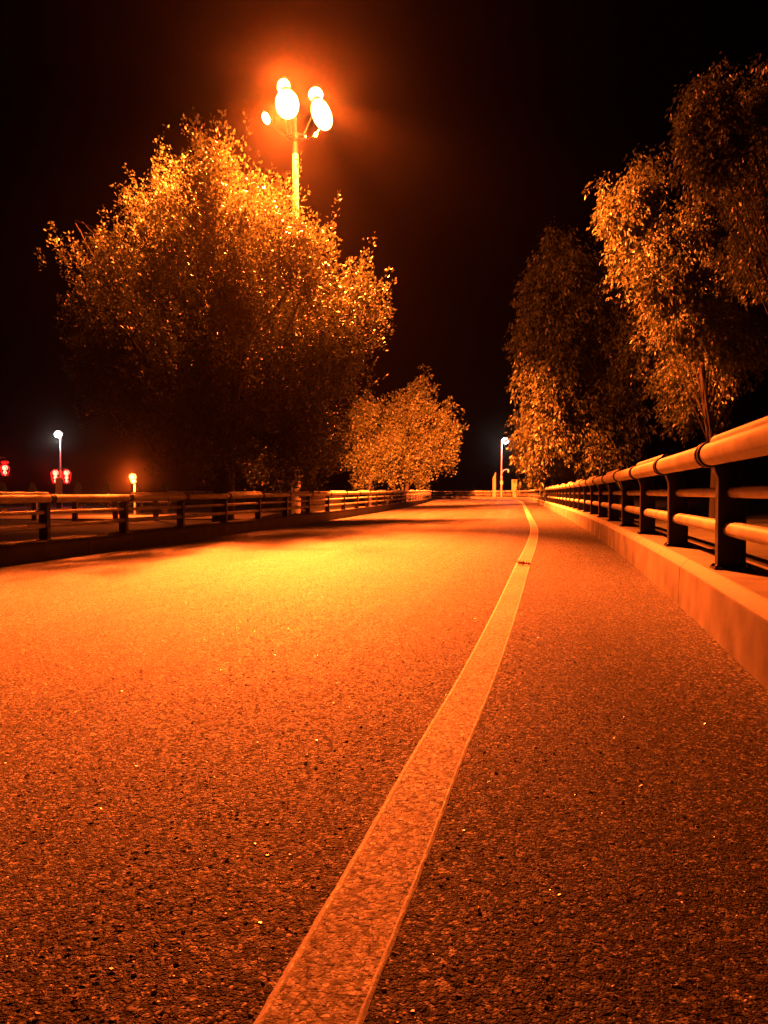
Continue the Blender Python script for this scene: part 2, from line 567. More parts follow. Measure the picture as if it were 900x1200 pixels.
def jitter_sweep(mb, prof_f, ds0=0.012, smax=None):
    # finer steps near the camera
    s = 0; ss = []
    y0 = np.interp(0.6, LINE[:400, 1], dl[:400])
    while s < dl[-1]:
        y = s - y0
        ss.append(s)
        s += 0.6 if y < -1 else (ds0 if y < 4 else (0.06 if y < 14 else 0.6))
    ss = np.array(ss)
    nn, _ = normals(LINE)
    p = interp_path(LINE, ss)
    nx = np.interp(ss, dl, nn[:, 0]); ny = np.interp(ss, dl, nn[:, 1])
    m = np.hypot(nx, ny); nx /= m; ny /= m
    v = []; k = None
    for i in range(len(ss)):
        pr = prof_f(ss[i])
        k = len(pr)
        for (o, h) in pr: v.append((p[i, 0] + nx[i] * o, p[i, 1] + ny[i] * o, h))
    f = [(i * k + j, (i + 1) * k + j, (i + 1) * k + j + 1, i * k + j + 1) for i in range(len(ss) - 1) for j in range(k - 1)]
    mb.add(v, [q[::-1] for q in f])


def wob(s, a, ph):
    return a * (math.sin(s * 31 + ph) + 0.7 * math.sin(s * 83 + 2 * ph) + 0.5 * math.sin(s * 190 + ph))


jitter_sweep(mb, lambda s: [(-W + 0.001, 0.0032), (-0.03, 0.0036), (0.03, 0.0036), (W - 0.001, 0.0032)], 0.05)
ln = mb.build('line_paint', M['line'], line, smooth=True)
mb = MB()
for c, h, w in ((-W, 0.0052, 0.0065), (W, 0.0050, 0.0045)):
    jitter_sweep(mb, lambda s, c=c, h=h, w=w: [
        (c - w * 1.5 + wob(s, 0.0007, c * 90), 0.001), (c - w * 0.5 + wob(s, 0.0007, c * 90), h * 0.85 + wob(s, 0.0008, 1)),
        (c + wob(s, 0.0006, c * 90), h + wob(s, 0.0008, 4)),
        (c + w * 0.5 + wob(s, 0.0006, 5 + c), h * 0.85 + wob(s, 0.0008, 2)), (c + w * 1.5 + wob(s, 0.0006, 5 + c), 0.001)], 0.012)
le = mb.build('line_edge', M['line_edge'], line, smooth=True)


# ------------------------------------------------------------------ loose aggregate standing proud of the asphalt
def chips():
    n = 15000
    u = rng.random(n)
    y = 0.7 + 6.0 * u ** 1.5
    x = (rng.random(n) - 0.5) * (1.4 + y * 1.1) + 0.12 * y
    keep = np.ones(n, bool)
    kx = np.interp(y, KR[:, 1][:430], KR[:, 0][:430])
    keep &= x < kx - 0.02
    x, y = x[keep], y[keep]; n = len(x)
    sz = 0.0016 + 0.0055 * rng.random(n) ** 3.0
    # low boxy stones, 6 side vertices and a top
    V = []; F = []
    ang = rng.random(n) * 6.28
    base = np.arange(6) * math.pi / 3
    for i in range(n):
        a = base + ang[i] + rng.normal(0, 0.2, 6)
        r = sz[i] * (0.8 + 0.4 * rng.random(6))
        b = len(V)
        for k in range(6): V.append((x[i] + r[k] * math.cos(a[k]), y[i] + r[k] * math.sin(a[k]) * 0.8, 0.0))
        r2 = r * 0.6
        tz = sz[i] * (0.25 + 0.35 * rng.random()); tl = rng.normal(0, 0.25, 2)
        for k in range(6):
            px, py = r2[k] * math.cos(a[k]), r2[k] * math.sin(a[k])
            V.append((x[i] + px, y[i] + py * 0.8, max(0.0005, tz + px * tl[0] + py * tl[1])))
        for k in range(6): F.append((b + k, b + (k + 1) % 6, b + 6 + (k + 1) % 6, b + 6 + k))
        F.append(tuple(b + 6 + k for k in range(6)))
    o = mesh('road_grit', V, F, M['chip'])
    tag(o, 'small stone chips standing out of the asphalt in the foreground', 'grit', kind='stuff')


chips()

# ground: one sheet to the horizon
gx = np.unique(np.r_[np.linspace(-700, -60, 12), np.linspace(-60, 60, 61), np.linspace(60, 700, 12)])
gy = np.unique(np.r_[np.linspace(-200, -20, 6), np.linspace(-20, 150, 86), np.linspace(150, 900, 14)])
v = [(x, y, -0.80 + 0.05 * math.sin(x * 0.7 + 1.3 * math.sin(y * 0.3)) * math.cos(y * 0.5)) for y in gy for x in gx]
nx_ = len(gx)
f = [(j * nx_ + i, j * nx_ + i + 1, (j + 1) * nx_ + i + 1, (j + 1) * nx_ + i) for j in range(len(gy) - 1) for i in range(nx_ - 1)]
g = mesh('ground', v, f, M['ground'], smooth=True)
tag(g, kind='structure')

# haze: humid night air that spreads the glow of the lamps
hz = MB().box(-720, 720, -220, 920, -2.0, 40).build('haze', None if False else bpy.data.materials.new('haze_air'))
hm = hz.data.materials[0]
hm.use_nodes = True
hm.node_tree.nodes.clear()
ho = hm.node_tree.nodes.new('ShaderNodeOutputMaterial')
hv = hm.node_tree.nodes.new('ShaderNodeVolumePrincipled')
hv.inputs['Color'].default_value = (0.95, 0.78, 0.66, 1)
hv.inputs['Density'].default_value = 0.00024
hv.inputs['Anisotropy'].default_value = 0.96
hm.node_tree.links.new(hv.outputs[0], ho.inputs['Volume'])
tag(hz, 'thin humid night haze glowing round the lamps', 'haze', kind='stuff')


# ------------------------------------------------------------------ railings
def ring(mb, c, r, y0, y1, n=16, rin=None):
    pass


def post_mesh():
    """local x = outwards from the front face, y = along the road, z = up from the kerb top"""
    mb = MB()
    web = [(0.004, 0.012), (0.146, 0.012), (0.146, 0.42), (0.137, 0.50), (0.115, 0.60), (0.075, 0.68), (0.02, 0.725), (-0.03, 0.69), (-0.02, 0.62), (0.004, 0.56)]
    n = len(web); t = 0.008
    mb.add([(x, -t, z) for x, z in web] + [(x, t, z) for x, z in web],
           [tuple(range(n)), tuple(range(2 * n - 1, n - 1, -1))] + [((i + 1) % n, i, i + n, (i + 1) % n + n) for i in range(n)])
    # front and back flanges follow the web's edges
    for line_ in ([(0.0, 0.012), (0.0, 0.56), (-0.02, 0.615), (-0.035, 0.66)], [(0.15, 0.012), (0.15, 0.42), (0.141, 0.50), (0.119, 0.602), (0.078, 0.683), (0.022, 0.73)]):
        pts = line_
        v = []; f = []
        for i, (x, z) in enumerate(pts):
            a = pts[max(0, i - 1)]; b = pts[min(len(pts) - 1, i + 1)]
            dx, dz = b[0] - a[0], b[1] - a[1]; m = math.hypot(dx, dz)
            ox, oz = -dz / m * 0.006, dx / m * 0.006
            for (q, w) in ((-1, -0.045), (1, -0.045), (1, 0.045), (-1, 0.045)):
                v.append((x + q * ox, w, z + q * oz))
        for i in range(len(pts) - 1):
            for k in range(4):
                f.append((i * 4 + k, i * 4 + (k + 1) % 4, i * 4 + 4 + (k + 1) % 4, i * 4 + 4 + k))
        f += [(3, 2, 1, 0), tuple(len(v) - 4 + k for k in range(4))]
        mb.add(v, f)
    mb.box(-0.03, 0.19, -0.085, 0.085, 0.0, 0.013)
    for bx in (0.0 - 0.013, 0.172):
        for by in (-0.068, 0.068):
            mb.lathe([(0.011, 0.013), (0.011, 0.026), (0.006, 0.03)], 6, (bx, by, 0))
    # sleeves where the lower tubes pass through the web
    return mb


def strap_mesh():
    mb = MB()
    cx, cz = -0.05, 0.71
    for y0, y1, r in ((-0.062, -0.030, 0.083), (-0.030, 0.030, 0.077), (0.030, 0.062, 0.083)):
        mb.lathe([(0.071, 0), (r, 0.0), (r, y1 - y0), (0.071, y1 - y0)], 20, (cx, y0, cz), axis=(0, 1, 0))
    return mb


PM = post_mesh(); SM = strap_mesh()


def railing(P, zf, sgn, y_ref, spacing, label, s_end=None):
    rt = empty('guard_railing', (0, 0, 0))
    tag(rt, label, 'railing', 'metal railings along the two sides of the road')
    d = sdist(P); nn, tt = normals(P)
    s_ref = np.interp(y_ref, P[:420, 1], d[:420])
    s = s_ref - int(s_ref / spacing) * spacing + 0.3 * 0
    ss = np.arange(s, (s_end or d[-1]) - 0.3, spacing)
    ss = ss[ss > s_ref - 4 * spacing - 0.01]
    post0 = strap0 = None
    OFF = 0.125
    def at(q):
        p = interp_path(P, [q])[0]
        nx, ny = np.interp(q, d, nn[:, 0]), np.interp(q, d, nn[:, 1])
        m = math.hypot(nx, ny)
        return p, nx / m * sgn, ny / m * sgn
    for i, q in enumerate(ss[:100]):
        p, ox, oy = at(q)
        loc = (p[0] + ox * OFF, p[1] + oy * OFF, float(zf(p[1])) + 0.33)
        rz = math.atan2(oy, ox)
        if post0 is None:
            post0 = PM.build('post', M['post'], rt)
            smooth_by_angle(post0, 30)
            strap0 = SM.build('strap', M['post'], post0)
            smooth_by_angle(strap0, 30)
            a = post0
        else:
            a = post0.copy(); COL.objects.link(a); a.parent = rt
            b = strap0.copy(); COL.objects.link(b); b.parent = a
        a.location = loc
        a.rotation_euler = (0, 0, rz)
    e = ss[:100][-1] + 0.3
    b0 = ss[0] - 0.3
    def tubeline(name, o, z, r, s0, s1, n=14, step=0.7):
        mb = MB()
        k = max(2, int((s1 - s0) / step) + 1)
        pts = []
        for q in np.linspace(s0, s1, k):
            p, ox, oy = at(q)
            pts.append((p[0] + ox * o, p[1] + oy * o, float(zf(p[1])) + z))
        mb.tube(pts, r, n)
        ob = mb.build(name, M['rail'], rt)
        return smooth_by_angle(ob, 50)
    tubeline('top_rail', OFF - 0.05, 0.33 + 0.71, 0.070, b0, e, 20, 0.5)
    tubeline('middle_rail', OFF + 0.085, 0.33 + 0.475, 0.034, b0, e)
    tubeline('lower_rail', OFF + 0.07, 0.33 + 0.25, 0.046, b0, e)
    i0 = int(np.argmin(abs(ss - s_ref)))
    for i in range(len(ss[:100]) - 1):
        if (i - i0) % 2 != 0:      # every second bay carries a second tube on top
            tubeline('cap_tube', OFF - 0.02, 0.33 + 0.71 + 0.072, 0.042, ss[i] + 0.07, ss[i + 1] - 0.07, 12, 1.0)
    return rt


railing(KR, zR, 1, 4.80, 2.1, 'metal railing on the right kerb, running from beside the camera round the far bend')
railing(KL, zL, -1, 18.05, 2.55, 'metal railing on the left kerb, passing in front of the big tree')


# ------------------------------------------------------------------ high mast with its ring of lamps
def mast():
    x, y = MAST
    rt = empty('high_mast_lamp', (x, y, -0.8))
    tag(rt, 'tall high-mast street light with a cluster of glaring orange lamps above the big tree', 'street light')
    zz = lambda h: h + 0.8
    mb = MB()
    mb.tube([(0, 0, 0), (0, 0, 5), (0, 0, 10), (0, 0, zz(15.2))], [0.20, 0.18, 0.155, 0.13], 16)
    mb.lathe([(0.34, 0), (0.34, 0.04), (0.22, 0.06), (0.21, 0.6)], 16)
    smooth_by_angle(mb.build('pole', M['mast'], rt), 40)
    mb = MB()
    zr = zz(15.9)
    mb.lathe([(0.11, zr - 0.7), (0.14, zr - 0.68), (0.10, zr - 0.2), (0.16, zr - 0.12), (0.16, zr + 0.1), (0.08, zr + 0.2), (0.05, zr + 1.3)], 14)
    n = 28
    mb.tube([(0.4 * math.cos(2 * math.pi * k / n), 0.4 * math.sin(2 * math.pi * k / n), zr) for k in range(n + 1)], 0.03, 8)
    for k in range(6):
        a = k * math.pi / 3 + 0.4
        mb.tube([(0.1 * math.cos(a), 0.1 * math.sin(a), zr), (0.4 * math.cos(a), 0.4 * math.sin(a), zr)], 0.025, 8)
    smooth_by_angle(mb.build('lamp_ring', M['housing'], rt), 40)
    # centre of each glass on the photo, its distance, half width and half height in photo pixels, lean
    heads = [(338, 128, 32.1, 13.5, 16, 0.10), (334, 108, 32.6, 7.5, 8.5, 0), (378, 140, 32.3, 11, 19, 0.36), (371, 117, 32.8, 8.5, 7, 0),
             (313.5, 144, 33.1, 4.5, 7.5, 0.35), (371, 163, 33.8, 1.8, 2.6, -0.5), (358.5, 165, 33.8, 1.6, 1.6, 0)]  # the two smallest are glints on the hardware, built as glowing lenses
    for (px, py, Y, rx, rh, lean) in heads:
        wx, wz = W3(px, py, Y)
        c = Vector((wx - x, Y - y, zz(wz)))
        k_ = Y / 900
        rx *= k_; rh *= k_
        l = max(0.05, math.hypot(c.x, c.y)); ux, uy = c.x / l, c.y / l
        ax = Vector((math.sin(lean), -0.18, -math.cos(lean))).normalized()     # the glass hangs down along this axis
        mb = MB()
        top = c - ax * rh
        mb.lathe([(rx * 0.55, -0.02), (rx * 0.5, 0.07), (rx * 0.28, 0.13), (0.03, 0.16)], 16, tuple(top), axis=-ax)
        j = top - ax * 0.12
        e = (min(0.4, l) * ux, min(0.4, l) * uy, zr)
        mb.tube([e, ((e[0] + j.x) / 2 + ux * 0.1, (e[1] + j.y) / 2 + 0.1, (zr + j.z) / 2), (j.x, j.y + 0.03, j.z), tuple(j)], 0.016, 8)
        hs = mb.build('luminaire_or_glint', M['housing'], rt)
        smooth_by_angle(hs, 40)
        pr = [(rx * max(0.02, math.sin(math.pi * q / 14)) ** 0.85, -rh * math.cos(math.pi * q / 14)) for q in range(15)]
        MB().lathe(pr, 20, tuple(c), axis=tuple(ax)).build('lens', M['sodium_lens'], hs, smooth=True)
    return rt


def W3(px, py, Y):
    """world point at distance Y for a direction measured on the photo (900 x 1200)"""
    return ((px - 450) / 900 * Y, 0.8 + (578 - py) / 900 * Y)


mast()


# ------------------------------------------------------------------ trees
def leaves_mesh(name, pos, dirs, nrm, length, width, matl, parent, tint):
    n = len(pos)
    dirs = dirs / np.linalg.norm(dirs, axis=1)[:, None]
    side = np.cross(dirs, nrm)
    side /= np.linalg.norm(side, axis=1)[:, None] + 1e-9
    up = np.cross(side, dirs)
    l = length[:, None]; w = width[:, None]
    v = np.empty((n, 4, 3))
    v[:, 0] = pos
    v[:, 1] = pos + dirs * l * 0.45 + side * w * 0.5 + up * w * 0.18
    v[:, 2] = pos + dirs * l
    v[:, 3] = pos + dirs * l * 0.45 - side * w * 0.5 + up * w * 0.18
    me = bpy.data.meshes.new(name)
    me.vertices.add(n * 4)
    me.vertices.foreach_set('co', v.reshape(-1).astype(np.float32))
    me.loops.add(n * 4)
    me.loops.foreach_set('vertex_index', np.arange(n * 4, dtype=np.int32))
    me.polygons.add(n)
    me.polygons.foreach_set('loop_start', np.arange(0, n * 4, 4, dtype=np.int32))
    me.polygons.foreach_set('loop_total', np.full(n, 4, dtype=np.int32))
    me.update(calc_edges=True)
    a = me.attributes.new('tint', 'FLOAT', 'FACE')
    a.data.foreach_set('value', tint.astype(np.float32))
    me.materials.append(matl)
    o = bpy.data.objects.new(name, me)
    COL.objects.link(o)
    o.parent = parent
    return o


def tree(name, label, cat, base, lobes, n_twigs, per, leaf, twig, droop, matl, seed, trunk_r=0.28, group=None, fork=0.35, shell=0.55, spread=0.16, clump_n=20, clump_r=0.75):
    """lobes: (x, y, z, rx, ry, rz) in world metres; twigs fill them, each carrying `per` leaves"""
    g = np.random.default_rng(seed)
    bx, by, bz = base
    rt = empty(name, base)
    tag(rt, label, cat, group)
    Lb = np.array(lobes, float)
    vol = (Lb[:, 3] * Lb[:, 4] * Lb[:, 5]) ** 0.8
    pick = g.choice(len(Lb), n_twigs, p=vol / vol.sum())
    dirn = g.normal(size=(n_twigs, 3)); dirn /= np.linalg.norm(dirn, axis=1)[:, None]
    rad = (shell ** 3 + (1 - shell ** 3) * g.random(n_twigs)) ** (1 / 3)
    inner = g.random(n_twigs) < 0.22
    rad[inner] = g.random(inner.sum()) ** 0.5 * shell
    # uneven surface: bulges and gaps by direction
    bump = 1 + 0.16 * np.sin(dirn[:, 0] * 5 + pick * 1.7) * np.cos(dirn[:, 2] * 6 + pick) + g.normal(0, 0.05, n_twigs)
    C0 = Lb[pick, :3] + dirn * Lb[pick, 3:] * (rad * bump)[:, None] * 0.84
    # twigs gather in clumps with dark gaps between them
    nc = n_twigs // clump_n
    cr = clump_r * (0.6 + 0.8 * g.random(nc))
    who = g.integers(0, nc, n_twigs)
    off = g.normal(size=(n_twigs, 3)) * np.array([0.42, 0.42, 0.66])
    C = C0[who] + off * cr[who][:, None]
    dirn = dirn[who]; pick = pick[who]
    m = len(C)
    trunk_c = np.array([bx, by, bz])
    out = C - np.array([bx, by, 0]); out[:, 2] = 0
    out /= np.linalg.norm(out, axis=1)[:, None] + 1e-6
    if droop:
        td = out * 0.35 + np.array([0, 0, -1.0]) + g.normal(0, 0.22, (m, 3))
    else:
        td = out * 0.35 + np.array([0, 0, 1.0]) + g.normal(0, 0.25, (m, 3))
    td /= np.linalg.norm(td, axis=1)[:, None]
    tl = twig * (0.6 + 0.8 * g.random(m))
    if not droop:      # long upright shoots break the outline
        sh = (g.random(m) < 0.16) & (dirn[:, 2] > -0.1)
        C[sh] += dirn[sh] * Lb[pick[sh], 3:] * 0.05
        tl[sh] *= 1.25
        td[sh] = np.array([0, 0, 1.0]) + g.normal(0, 0.13, (int(sh.sum()), 3)) + out[sh] * 0.15
    # leaves along each twig
    k = np.repeat(np.arange(m), per)
    t = g.random(len(k))
    taper = (1 - 0.75 * t)
    r = spread * taper[:, None] * g.normal(size=(len(k), 3))
    pos = C[k] + td[k] * (tl[k] * t)[:, None] + r
    ld = td[k] * (0.7 if not droop else 0.9) + r / (np.linalg.norm(r, axis=1)[:, None] + 1e-6) * 0.8 + g.normal(0, 0.25, (len(k), 3))
    if droop: ld[:, 2] -= 0.5
    nr = g.normal(size=(len(k), 3)); nr[:, 2] += 0.6
    tint = np.clip(0.5 + 0.25 * g.normal(size=len(k)) + (0.2 * g.normal(size=m))[k], 0, 1)
    ln_ = leaf * (0.7 + 0.6 * g.random(len(k)))
    wd = ln_ * (0.38 if droop else 0.55)
    leaves_mesh('crown', pos - np.array(base), ld, nr, ln_, wd, matl, rt, tint)
    # trunk and limbs
    mb = MB()
    top = Lb[:, 2].max()
    h0 = bz
    zf = h0 + (top - h0) * fork
    cx, cy = Lb[:, 0].mean(), Lb[:, 1].mean()
    tp = [Vector((bx, by, h0)), Vector((bx + 0.08, by, (h0 + zf) / 2)), Vector((bx + (cx - bx) * 0.3, by + (cy - by) * 0.3, zf)),
          Vector((bx + (cx - bx) * 0.7, by + (cy - by) * 0.7, (zf + top) / 2)), Vector((cx, cy, top))]
    mb.tube([p - Vector(base) for p in tp], [trunk_r * 1.15, trunk_r, trunk_r * 0.75, trunk_r * 0.4, 0.03], 10)
    for (lx, ly, lz, rx, ry, rz) in lobes:
        for q in range(3):
            ft = 0.25 + 0.5 * random.random()
            i = min(3, int(ft * 4)); u = ft * 4 - i
            st = tp[i].lerp(tp[i + 1], u)
            if st.z > lz: st = tp[2].copy()
            en = Vector((lx + rx * random.uniform(-.6, .6), ly + ry * random.uniform(-.6, .6), lz + rz * random.uniform(-.1, .75)))
            mid = st.lerp(en, 0.5) + Vector((random.uniform(-.3, .3), random.uniform(-.3, .3), 0.35 if droop else -0.25))
            r0 = trunk_r * (0.2 if droop else 0.3)
            mb.tube([st - Vector(base), mid - Vector(base), en - Vector(base)], [r0, r0 * 0.55, 0.015], 6)
            for w_ in range(3):
                s2 = mid.lerp(en, random.random())
                e2 = s2 + Vector((random.uniform(-1, 1) * rx * .5, random.uniform(-1, 1) * ry * .5, rz * random.uniform(0.1, .6)))
                mb.tube([s2 - Vector(base), e2 - Vector(base)], [r0 * 0.3, 0.01], 5)
    smooth_by_angle(mb.build('trunk', M['bark'], rt), 60)
    return rt


def W3(px, py, Y):
    """world point at distance Y for a direction measured on the photo (900 x 1200)"""
    return ((px - 450) / 900 * Y, 0.8 + (578 - py) / 900 * Y)


def lobe(px, py, Y, rpx, rpy, ry=None):
    x, z = W3(px, py, Y)
    a = rpx / 900 * Y; b = rpy / 900 * Y
    return (x, Y, z, a, ry or a, b)


K = 1.2
big0 = [(250, 330, 25, 112, 105, 2.6), (216, 258, 27.5, 40, 62, 1.3), (214, 222, 27.6, 14, 24, 0.6), (272, 270, 27.8, 42, 56, 1.4), (318, 298, 27.0, 34, 62, 1.4),
        (382, 362, 24.6, 42, 66, 1.5), (155, 350, 26, 46, 50, 2.0), (178, 290, 26.5, 24, 36, 1.2), (94, 304, 26.5, 16, 34, 0.8), (112, 325, 26.5, 22, 26, 0.8), (92, 268, 26.5, 8, 22, 0.5), (150, 430, 24, 60, 80, 2.2),
        (250, 450, 23.4, 120, 110, 2.6), (350, 440, 23.6, 76, 95, 2.2), (370, 525, 24, 46, 50, 1.6), (225, 505, 24, 62, 50, 2.2),
        (290, 530, 24, 80, 52, 2.0), (408, 385, 23.6, 32, 50, 1.2), (350, 300, 25.4, 20, 36, 0.9), (425, 368, 23.8, 18, 24, 0.6), (378, 318, 25, 12, 24, .6), (262, 250, 19.2, 32, 44, 1.3), (272, 315, 19.2, 36, 50, 1.0), (278, 390, 19.4, 40, 50, 1.0), (345, 530, 23, 34, 50, 1.0), (347, 500, 23.4, 22, 40, 1.0), (347, 545, 23.4, 24, 30, 1.0), (347, 550, 22.6, 24, 30, 1.0),
        (282, 275, 20.8, 50, 46, 1.1), (322, 300, 21.0, 30, 50, 1.0), (225, 305, 21.0, 55, 48, 1.2), (345, 345, 21.2, 30, 45, 1.0), (160, 365, 21.4, 50, 50, 1.2)]
big = [lobe(a, b, c * K, d, e, f * K) for a, b, c, d, e, f in big0]
tree('broadleaf_tree', 'big broadleaf tree behind the left railing, its top lit orange by the high lamps', 'tree', (-6.2, 29.5, -0.8), big, 6800, 28, 0.125, 1.0, False, M['leaf_big'], 3, 0.38, spread=0.13)

far1 = [lobe(485, 500, 90, 34, 32, 2.8), lobe(508, 525, 90, 30, 30, 2.5), lobe(475, 545, 90, 34, 30, 2.8), lobe(452, 520, 90, 28, 40, 2.5), lobe(488, 475, 90, 15, 20, 1.6), lobe(520, 510, 90, 16, 20, 1.6)]
tree('broadleaf_tree', 'small round orange-lit tree in the distance, beyond the bend of the left railing', 'tree', (2.6, 90, -0.8), far1, 1700, 16, 0.30, 0.9, False, M['leaf_big'], 5, 0.25, spread=0.26, clump_n=16, clump_r=1.1)
far2 = [lobe(430, 500, 86, 20, 28, 2.2), lobe(445, 545, 86, 26, 32, 2.4), lobe(422, 545, 86, 22, 34, 2.2)]
tree('broadleaf_tree', 'narrow tree between the big broadleaf tree and the small round one', 'tree', (-1.6, 86, -0.8), far2, 1200, 16, 0.26, 0.8, False, M['leaf_big'], 6, 0.22, spread=0.24, clump_n=16, clump_r=1.0)

t1 = [lobe(652, 318, 46, 34, 38, 2.0), lobe(628, 375, 46, 24, 36, 1.6), lobe(645, 400, 46, 34, 44, 2.0), lobe(645, 460, 46, 34, 50, 2.2), lobe(640, 508, 46, 28, 42, 1.8), lobe(690, 340, 47, 34, 46, 2.4),
      lobe(720, 400, 48, 50, 60, 3.0), lobe(700, 480, 48, 50, 60, 2.8), lobe(690, 530, 48, 50, 26, 2.4), lobe(616, 500, 46, 9, 20, 0.7)]
tree('weeping_tree', 'drooping tree farthest along the right railing, brightest at its foot', 'tree', (12.9, 47.5, -0.8), t1, 6200, 20, 0.24, 1.0, True, M['leaf_droop'], 11, 0.3, spread=0.2, clump_n=24, clump_r=0.95)
t2 = [lobe(735, 240, 36, 28, 28, 1.3), lobe(752, 200, 36, 16, 24, 0.9), lobe(720, 268, 36, 20, 30, 1.0), lobe(770, 300, 36, 48, 46, 1.9), lobe(800, 350, 37, 48, 50, 2.2), lobe(850, 250, 39, 50, 70, 2.6), lobe(850, 370, 41, 60, 70, 2.8),
      lobe(905, 320, 40, 50, 80, 2.8), lobe(815, 440, 44, 50, 50, 2.8)]
tree('weeping_tree', 'middle one of the three drooping trees behind the right railing', 'tree', (17.6, 41, -0.8), t2, 6600, 20, 0.21, 0.9, True, M['leaf_droop'], 12, 0.22, spread=0.18, clump_n=20, clump_r=0.8)
t3 = [lobe(810, 145, 25, 24, 32, 0.9), lobe(838, 170, 25, 34, 50, 1.3), lobe(835, 118, 25.5, 26, 20, 1.0), lobe(895, 130, 26, 26, 34, 1.2), lobe(905, 200, 27, 60, 60, 1.8), lobe(905, 275, 28, 46, 44, 1.8), lobe(970, 230, 27, 80, 100, 2.5)]
tree('weeping_tree', 'tallest and nearest drooping tree at the right edge of the photo', 'tree', (15.6, 27, -0.8), t3, 4600, 20, 0.17, 0.75, True, M['leaf_droop'], 13, 0.22, spread=0.17, clump_n=16, clump_r=0.6)


# ------------------------------------------------------------------ distant street lamps
def street_lamp(px, Y, top_py, arm, label, globe_px, cctv=False, energy=500):
    x, zt = W3(px, top_py, Y)
    rt = empty('street_lamp', (x, Y, -0.8))
    tag(rt, label, 'street light', 'white street lamps in the distance')
    h = zt + 0.8
    mb = MB()
    mb.tube([(0, 0, 0), (0, 0, h * 0.5), (0, 0, h)], [0.13, 0.10, 0.075], 12)
    mb.lathe([(0.2, 0), (0.2, 0.04), (0.14, 0.08), (0.135, 0.6)], 12)
    mb.tube([(0, 0, h - 0.3), (arm * 0.3, 0, h), (arm, 0, h + 0.12)], 0.05, 8)
    smooth_by_angle(mb.build('pole', M['white_steel'], rt), 40)
    r = globe_px / 900 * Y
    hd = MB().box(arm - r * 0.9, arm + r * 1.1, -0.2, 0.2, h + 0.10, h + 0.22, 0.03).build('lamp_head', M['white_steel'], rt)
    g = MB().lathe([(r * 0.5, 0.28), (r * 0.8, 0.12), (r, -0.1), (r * 0.85, -r * 0.6), (r * 0.45, -r * 0.95), (0.03, -r * 1.05)], 18, (arm, 0, h + 0.08))
    g.build('lamp_globe', M['white_lens'], hd, smooth=True)
    if cctv:
        mb = MB()
        z0 = W3(px, 554, Y)[1] + 0.8
        mb.tube([(0.05, 0, z0 - 0.1), (0.35, 0, z0 + 0.4), (0.85, 0, z0 + 0.55), (1.15, 0, z0 + 0.5)], 0.06, 8)
        mb.box(0.95, 1.2, -0.12, 0.25, z0 + 0.05, z0 + 0.45, 0.03)
        smooth_by_angle(mb.build('camera_bracket', M['white_steel'], rt), 40)
        z1 = W3(px, 566, Y)[1] + 0.8
        MB().box(-0.22, 0.22, -0.2, 0.2, z1 - 0.25, z1 + 0.35, 0.03).build('control_box', M['white_steel'], rt)
        MB().lathe([(0.09, z0 - 0.9), (0.19, z0 - 0.85), (0.19, z0 - 0.6), (0.09, z0 - 0.55)], 12).build('collar', M['white_steel'], rt)
    lamp('street_lamp_light', 'POINT', (x + arm, Y - 0.3, zt - r - 0.3), energy * 0.07, WHITE, size=0.15)
    return rt


street_lamp(587.5, 122, 516, 0.6, 'white street lamp at the far bend with a camera bracket and box on its pole', 4.6, True, 9000)
street_lamp(71.5, 90, 509, -0.25, 'white street lamp at far left beyond the railing, between two red lanterns', 4.6, False, 5000)


def lantern(px, py, Y, label, n=3, crown=False):
    x, z = W3(px, py, Y)
    u = Y / 900
    rt = empty('lantern_light', (x, Y, z))
    tag(rt, label, 'lantern', 'red lantern lights hung on the far left lamp posts')
    mb = MB(); core = MB()
    zc = 0
    for k, r in enumerate((3.3, 2.3, 1.8)[:n]):
        rr = r * u
        zc -= rr
        core.lathe([(rr * 0.25, zc - rr * 0.95), (rr * 0.7, zc - rr * 0.7), (rr, zc), (rr * 0.7, zc + rr * 0.7), (rr * 0.25, zc + rr * 0.95)], 14)
        zc -= rr
    core.tube([(0, 0, zc - 1.2 * u), (0, 0, zc)], 0.03, 6)
    core.build('light_bulb', M['red_core'], rt, smooth=True)
    # red frame round the glowing bodies
    H = -zc
    w = 3.7 * u
    for sy in (-1, 1):
        pts = [(0, sy * 0.35, 0.8 * u), (w, sy * 0.35, -3 * u), (w * 0.85, sy * 0.35, -H * 0.6), (0.3 * w, sy * 0.35, -H - 1.2 * u), (-0.3 * w, sy * 0.35, -H - 1.2 * u), (-w * 0.85, sy * 0.35, -H * 0.6), (-w, sy * 0.35, -3 * u), (0, sy * 0.35, 0.8 * u)]
        mb.tube(pts, 0.035, 8)
    if crown:
        mb.lathe([(0.1, 1.5 * u), (3.8 * u, 2.2 * u), (4.2 * u, 3.6 * u), (2.6 * u, 4.8 * u), (0.1, 5.2 * u)], 14)
    mb.build('lantern_frame', M['red_lamp'], rt, smooth=True)
    lamp('lantern_bulb_light', 'POINT', (x, Y - 1.2, z - H / 2), 500, (1.0, 0.03, 0.02), size=0.4)
    return rt


lantern(65.5, 551, 88, 'red lantern light hanging left of the far white lamp post')
lantern(78.5, 551, 88, 'red lantern light hanging right of the far white lamp post')
lantern(6.3, 545, 84, 'red lantern light with a red cap at the left edge of the photo', 2, True)
